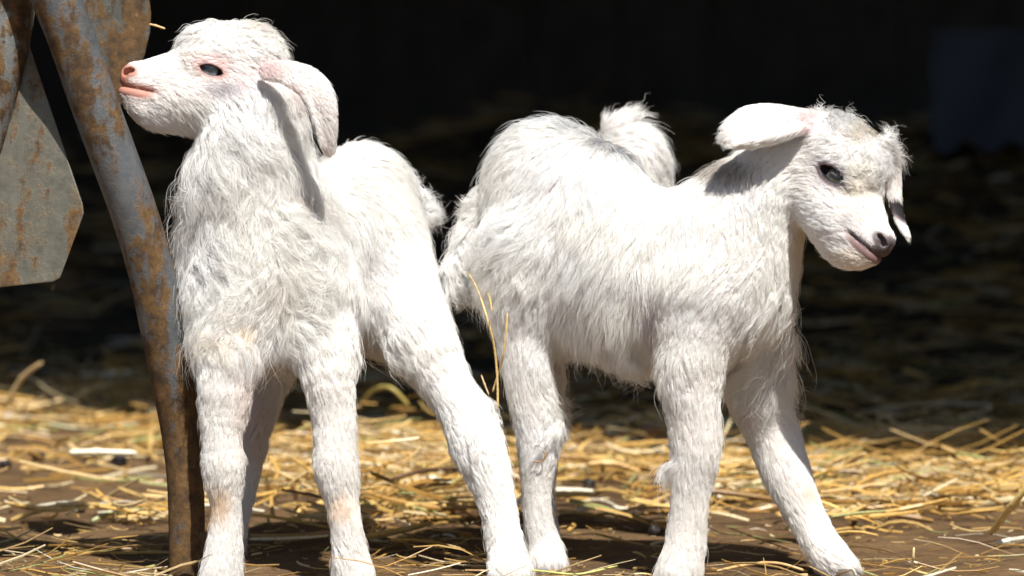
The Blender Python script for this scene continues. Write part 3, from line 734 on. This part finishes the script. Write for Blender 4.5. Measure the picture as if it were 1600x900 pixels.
# tail
A.chain([(625, 290, .2, 18), (648, 312, .2, 13), (662, 330, .2, 9)], k=.012, ln=.015, lift=.8, curl=1.3, flow=(.8, 0, -.5))
OA = P(333, 110, .0); WA, hcA = head(A, OA, (-1, -.10, .0), (0.0, 0, 1), (.10, -1, .0), .0006, (.24, .28, .31), rootA, [(.46, .19, .13), (.60, .26, .19), (.10, .05, .045), (.62, .38, .35)], es=.82)
# ears
nA = unit((-.35, -.9, .25))
A.chain([(418, 110, -.046, 16), (454, 113, -.062, 19), (488, 130, -.072, 21), (508, 162, -.075, 19), (511, 205, -.071, 17), (515, 236, -.067, 10)], sub=4, k=.006, ln=.0045, lift=.14, curl=.2, flat=(nA, 4.6))
A.chain([(452, 124, -.056, 7), (480, 146, -.070, 8), (496, 188, -.074, 7), (505, 224, -.071, 5)], sub=4, k=.006, ln=.006, lift=.25, curl=.25, flat=(unit((.75, -.65, 0)), 3.4))
A.chain([(425, 112, .035, 16), (440, 160, .055, 22), (438, 210, .055, 14)], k=.010, ln=.0035, lift=.15, curl=.08, flat=(nA, 3.6))
A.spots = [(338, 785, 26, 34, (.80, .60, .40), .75, 0, 0.0), (532, 790, 28, 24, (.80, .60, .42), .65, 0, 0.0), (385, 500, 30, 20, (.78, .60, .38), .65, 0, 0.), (330, 520, 26, 30, (.84, .74, .56), .5, 0, 0.), (440, 440, 70, 60, (.90, .84, .70), .35, 0, 0.), (455, 300, 24, 10, (.45, .36, .30), .6, 0, .1), (385, 590, 40, 40, (.75, .60, .55), .35, 0, 0.1),
           (330, 100, 34, 16, (.85, .62, .60), .8, 0, .1), (345, 140, 40, 12, (.42, .40, .43), .6, 0, .1), (395, 150, 6, 26, (.55, .5, .5), .35, 0, .1), (290, 80, 26, 8, (.66, .58, .48), .5, 0, .1), (424, 106, 34, 22, (.86, .64, .62), .6, 0, .1), (455, 140, 26, 12, (.75, .58, .55), .5, 0, .1),
           (395, 42, 26, 14, (.72, .66, .58), .6, 0, 1), (470, 300, 26, 14, (.60, .50, .44), .6, 0, .1), (400, 640, 40, 100, (.78, .64, .58), .6, 0, 9),
           (400, 120, 30, 22, (.75, .45, .42), .6, 1, 9)]
A.lens = [(395, 40, 60, 24, .012, .6, 1.4, None), (300, 45, 35, 22, .012, .6, .6, (-.8, 0, .25)), (300, 290, 40, 60, .026, .6, .9, (-.45, 0, -.8)), (390, 490, 100, 60, .024, .5, .9, (.1, 0, -1)),
          (300, 480, 30, 70, .020, .5, .8, (-.4, 0, -1)), (768, 620, 16, 22, .018, .7, .8, (.8, 0, .1)), (798, 712, 10, 22, .012, .8, .6, (.5, 0, -.6)), (590, 535, 60, 30, .020, .6, .7, (.3, 0, -1)), (350, 130, 60, 30, .004, None, .1, None)]
finish(A, rootA, 'A', 420000, 3)
fA = unit((-.35, -.9, 0)); hoofs(rootA, [(P(347, 905, -.06), .016), (P(552, 905, -.05), .016), (P(796, 903, -.02), .016), (P(362, 862, .16), .014)], fA)

# ================================================================== right kid
B = Goat(); rootB = empty('goat_kid', (P(1000, 900, 0)[0], .03, 0))
tag(rootB, 'white kid goat with lowered head facing right, grey muzzle and ear held out level', 'goat', 'young white goat kids')
bb = unit((-.93, .36, 0.08)); lb = unit(np.cross(bb, up)); ub = np.cross(lb, bb); bbx = [bb, ub, lb]
fb = bb*.6+dn*.75
B.ell(P(855, 295, .09), (S(102), S(112), S(92)), bbx, .02, bb*.8+dn*.5, .013, .35, .35)
B.ell(P(900, 378, .07), (S(135), S(166), S(106)), bbx, .02, bb*.35+dn*.9, .020, .33, .32)
B.ell(P(1000, 432, .045), (S(140), S(138), S(106)), bbx, .02, bb*.3+dn*.95, .022, .36, .32)
B.ell(P(1110, 420, .015), (S(112), S(138), S(98)), bbx, .02, bb*.3+dn*.95, .016, .30, .28)
B.ell(P(840, 400, .08), (S(78), S(90), S(84)), bbx, .02, dn, .020, .4, .5)
B.chain([(1140, 415, .0, 95), (1160, 365, -.0, 90), (1190, 310, -.005, 78), (1225, 265, -.01, 60)], k=.03, ln=.012, lift=.33, curl=.35, flow=(-.25, 0, -1))
# legs
B.chain([(1095, 470, -.02, 68), (1080, 590, -.03, 47), (1084, 650, -.03, 41), (1087, 700, -.03, 39), (1080, 760, -.03, 31), (1075, 810, -.03, 28), (1070, 855, -.03, 31), (1062, 893, -.03, 36)], k=.030, ln=.008, lift=.22, curl=.16)
B.chain([(1165, 530, .05, 62), (1182, 620, .055, 44), (1208, 680, .055, 40), (1229, 740, .045, 37), (1252, 790, .035, 30), (1274, 835, .025, 28), (1298, 870, .012, 29), (1322, 889, .005, 21)], k=.030, ln=.008, lift=.22, curl=.16)
B.chain([(830, 400, .06, 72), (816, 500, .05, 43), (824, 590, .05, 36), (834, 650, .05, 32), (840, 705, .05, 29), (838, 770, .05, 21), (842, 820, .05, 22), (850, 855, .05, 27), (854, 878, .045, 30)], k=.030, ln=.008, lift=.24, curl=.2)
B.chain([(850, 400, .16, 60), (842, 520, .17, 36), (848, 620, .18, 28), (848, 700, .18, 22), (846, 780, .18, 19), (850, 835, .18, 22), (853, 850, .18, 24)], k=.030, ln=.008, lift=.3, curl=.3)
B.chain([(760, 310, .10, 20), (738, 355, .10, 16), (724, 400, .10, 17), (719, 435, .10, 15), (726, 458, .10, 9)], k=.010, ln=.016, lift=.5, curl=.9)
PI_, TH, RO = math.radians(58), math.radians(33), math.radians(20)
e1 = np.array([math.cos(PI_), 0, -math.sin(PI_)]); u1 = np.array([math.sin(PI_), 0, math.cos(PI_)]); fB = math.cos(TH)*e1-math.sin(TH)*np.array([0, 1, 0])
nB = np.cross(fB, u1); uB = u1*math.cos(RO)+nB*math.sin(RO); nB = unit(np.cross(fB, uB))
eyeB = P(1301, 275, -.07); SB = .000595; OB = eyeB-SB*(3*fB-2*uB+40*nB)
WB, hcB = head(B, OB, fB, uB, nB, SB, (.15, .15, .125), rootB, [(.09, .07, .078), (.22, .12, .11), (.02, .016, .018), (.16, .12, .135)], es=1.06)
n1 = unit((.12, -.88, .46))
B.chain([(1270, 186, -.045, 15), (1230, 188, -.05, 25), (1192, 192, -.055, 34), (1162, 202, -.058, 30), (1146, 212, -.058, 20)], sub=4, k=.010, ln=.0065, lift=.2, curl=.2, flat=(n1, 4.6))
B.chain([(1262, 198, -.05, 8), (1225, 212, -.066, 12), (1185, 222, -.070, 12), (1158, 226, -.068, 8)], sub=4, k=.006, ln=.0065, lift=.25, curl=.25, flat=(unit((.1, -.3, -.95)), 2.6))
n2 = unit((.5, -.8, .3))
B.chain([(1372, 225, .03, 15), (1393, 262, .05, 16), (1398, 310, .05, 13), (1407, 345, .046, 11), (1418, 368, .042, 6)], sub=4, k=.010, ln=.004, lift=.2, curl=.15, flat=(n2, 3.0))
GREY = (.34, .33, .36)
B.spots = [(905, 203, 34, 13, (.24, .26, .30), .62, 0, .2), (940, 220, 20, 12, (.16, .17, .20), .62, 0, .2), (962, 231, 18, 6, (.10, .11, .13), .85, 0, .2), (985, 241, 20, 7, (.10, .11, .13), .95, 0, .2), (1008, 250, 20, 5, (.14, .14, .16), .8, 0, .2), (850, 185, 60, 14, (.6, .63, .68), .6, 0, .2), (1310, 182, 40, 18, (.27, .26, .27), .5, 0, 1), (1350, 195, 40, 26, (.27, .26, .27), .5, 0, 1), (1345, 205, 30, 18, (.52, .42, .28), .55, 0, 1), (1375, 260, 18, 50, (.48, .47, .50), .5, 0, 1),
           (1345, 290, 40, 60, (.90, .82, .66), .5, 0, 1), (1262, 190, 16, 18, (.85, .60, .60), .8, 0, 1), (1135, 262, 55, 20, (.34, .28, .23), .75, 0, 1), (1305, 272, 36, 26, (.42, .39, .44), .62, 0, 1), (1345, 275, 20, 5, (.4, .36, .3), .5, 0, 1), (1325, 345, 14, 14, (.45, .42, .45), .45, 0, 1),
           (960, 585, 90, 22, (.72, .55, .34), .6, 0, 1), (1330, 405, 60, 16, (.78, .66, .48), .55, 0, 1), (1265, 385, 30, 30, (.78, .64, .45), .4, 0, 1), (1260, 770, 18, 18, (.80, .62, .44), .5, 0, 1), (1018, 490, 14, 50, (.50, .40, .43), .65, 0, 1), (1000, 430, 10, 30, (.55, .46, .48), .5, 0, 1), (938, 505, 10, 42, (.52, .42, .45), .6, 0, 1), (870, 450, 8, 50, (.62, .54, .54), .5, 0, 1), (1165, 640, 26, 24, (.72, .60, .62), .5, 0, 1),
           (1378, 378, 9, 9, (.55, .27, .2), .9, 1, 9)]
B.lens = [(1303, 275, 34, 24, .003, .1, .05, None), (1330, 185, 60, 28, .013, .6, 1.2, (.6, 0, .1)), (1392, 222, 22, 28, .026, .8, .7, (.8, 0, .5)), (1355, 250, 30, 60, .010, .5, 1.3, None), (1225, 520, 50, 90, .024, .6, 1.0, (.5, 0, -1)), (1190, 590, 50, 40, .024, .6, .9, (.3, 0, -1)),
          (960, 560, 120, 36, .020, .4, .6, (0, 0, -1)), (790, 400, 50, 80, .022, .5, .7, (-.2, 0, -1)), (1048, 725, 14, 12, .020, .9, .3, (-1, 0, -.1)), (860, 640, 20, 50, .016, .6, .8, (.6, 0, -.8)), (1140, 262, 60, 14, .010, .9, .6, None)]
finish(B, rootB, 'B', 420000, 5)
hoofs(rootB, [(P(1060, 903, -.03), .017), (P(856, 890, .045), .015), (P(853, 862, .18), .014)], unit((.1, -.9, 0))); hoofs(rootB, [(P(1322, 904, .0), .012)], unit((.8, -.5, 0)))

# ================================================================== kid standing behind the right one
Cc = Goat(); rootC = empty('goat_kid', (P(960, 860, .26)[0], .26, 0))
tag(rootC, 'white kid goat mostly hidden behind the right-hand kid, only its tufted rump showing', 'goat', 'young white goat kids')
dC = .26; cb = unit((1, .05, .1))
Cc.ell(P(945, 288, dC), (S(72), S(78), S(66)), None, .02, (.6, 0, -.5), .012, .4, .4)
Cc.ell(P(988, 262, dC), (S(62), S(80), S(70)), None, .02, (.6, 0, -.5), .013, .4, .4)
Cc.ell(P(925, 330, dC), (S(120), S(90), S(72)), None, .02, (.8, 0, -.6), .012, .4, .4)
Cc.chain([(850, 330, dC, 60), (820, 300, dC, 42), (800, 300, dC, 36)], k=.02, ln=.01)
Cc.ell(P(800, 330, dC), (S(30), S(52), S(34)), None, .014, (0, 0, 1), .006)
Cc.ell(P(800, 385, dC), (S(20), S(34), S(20)), None, .014, (0, 0, 1), .004)
Cc.chain([(985, 330, dC, 52), (1060, 460, dC+.01, 34), (1082, 620, dC, 24), (1084, 740, dC, 18), (1078, 835, dC, 20), (1078, 845, dC, 22)], k=.030, ln=.008)
Cc.chain([(985, 330, dC+.07, 50), (1060, 460, dC+.07, 32), (1082, 620, dC+.07, 24), (1084, 740, dC+.07, 17), (1080, 825, dC+.07, 19), (1080, 832, dC+.07, 21)], k=.030, ln=.008)
Cc.chain([(865, 380, dC, 46), (850, 500, dC, 28), (846, 640, dC, 20), (846, 760, dC, 16), (850, 838, dC, 19), (850, 846, dC, 20)], k=.030, ln=.008)
Cc.chain([(865, 380, dC+.06, 46), (850, 500, dC+.06, 28), (846, 640, dC+.06, 20), (846, 760, dC+.06, 16), (850, 830, dC+.06, 19), (850, 836, dC+.06, 20)], k=.030, ln=.008)
Cc.chain([(960, 200, dC, 14), (972, 188, dC, 10), (985, 182, dC, 7)], k=.02, ln=.020, lift=.8, curl=.5, flow=(.3, 0, 1))
Cc.lens = [(985, 180, 50, 26, .017, .6, .5, (.85, 0, .45))]; Cc.spots = []
finish(Cc, rootC, 'C', 120000, 8, h=.003)
hoofs(rootC, [(P(1078, 848, dC), .013), (P(1080, 835, dC+.07), .013), (P(850, 848, dC), .013), (P(850, 838, dC+.06), .013)], unit((-1, 0, 0)))
print('script', round(time.time()-T0, 1))
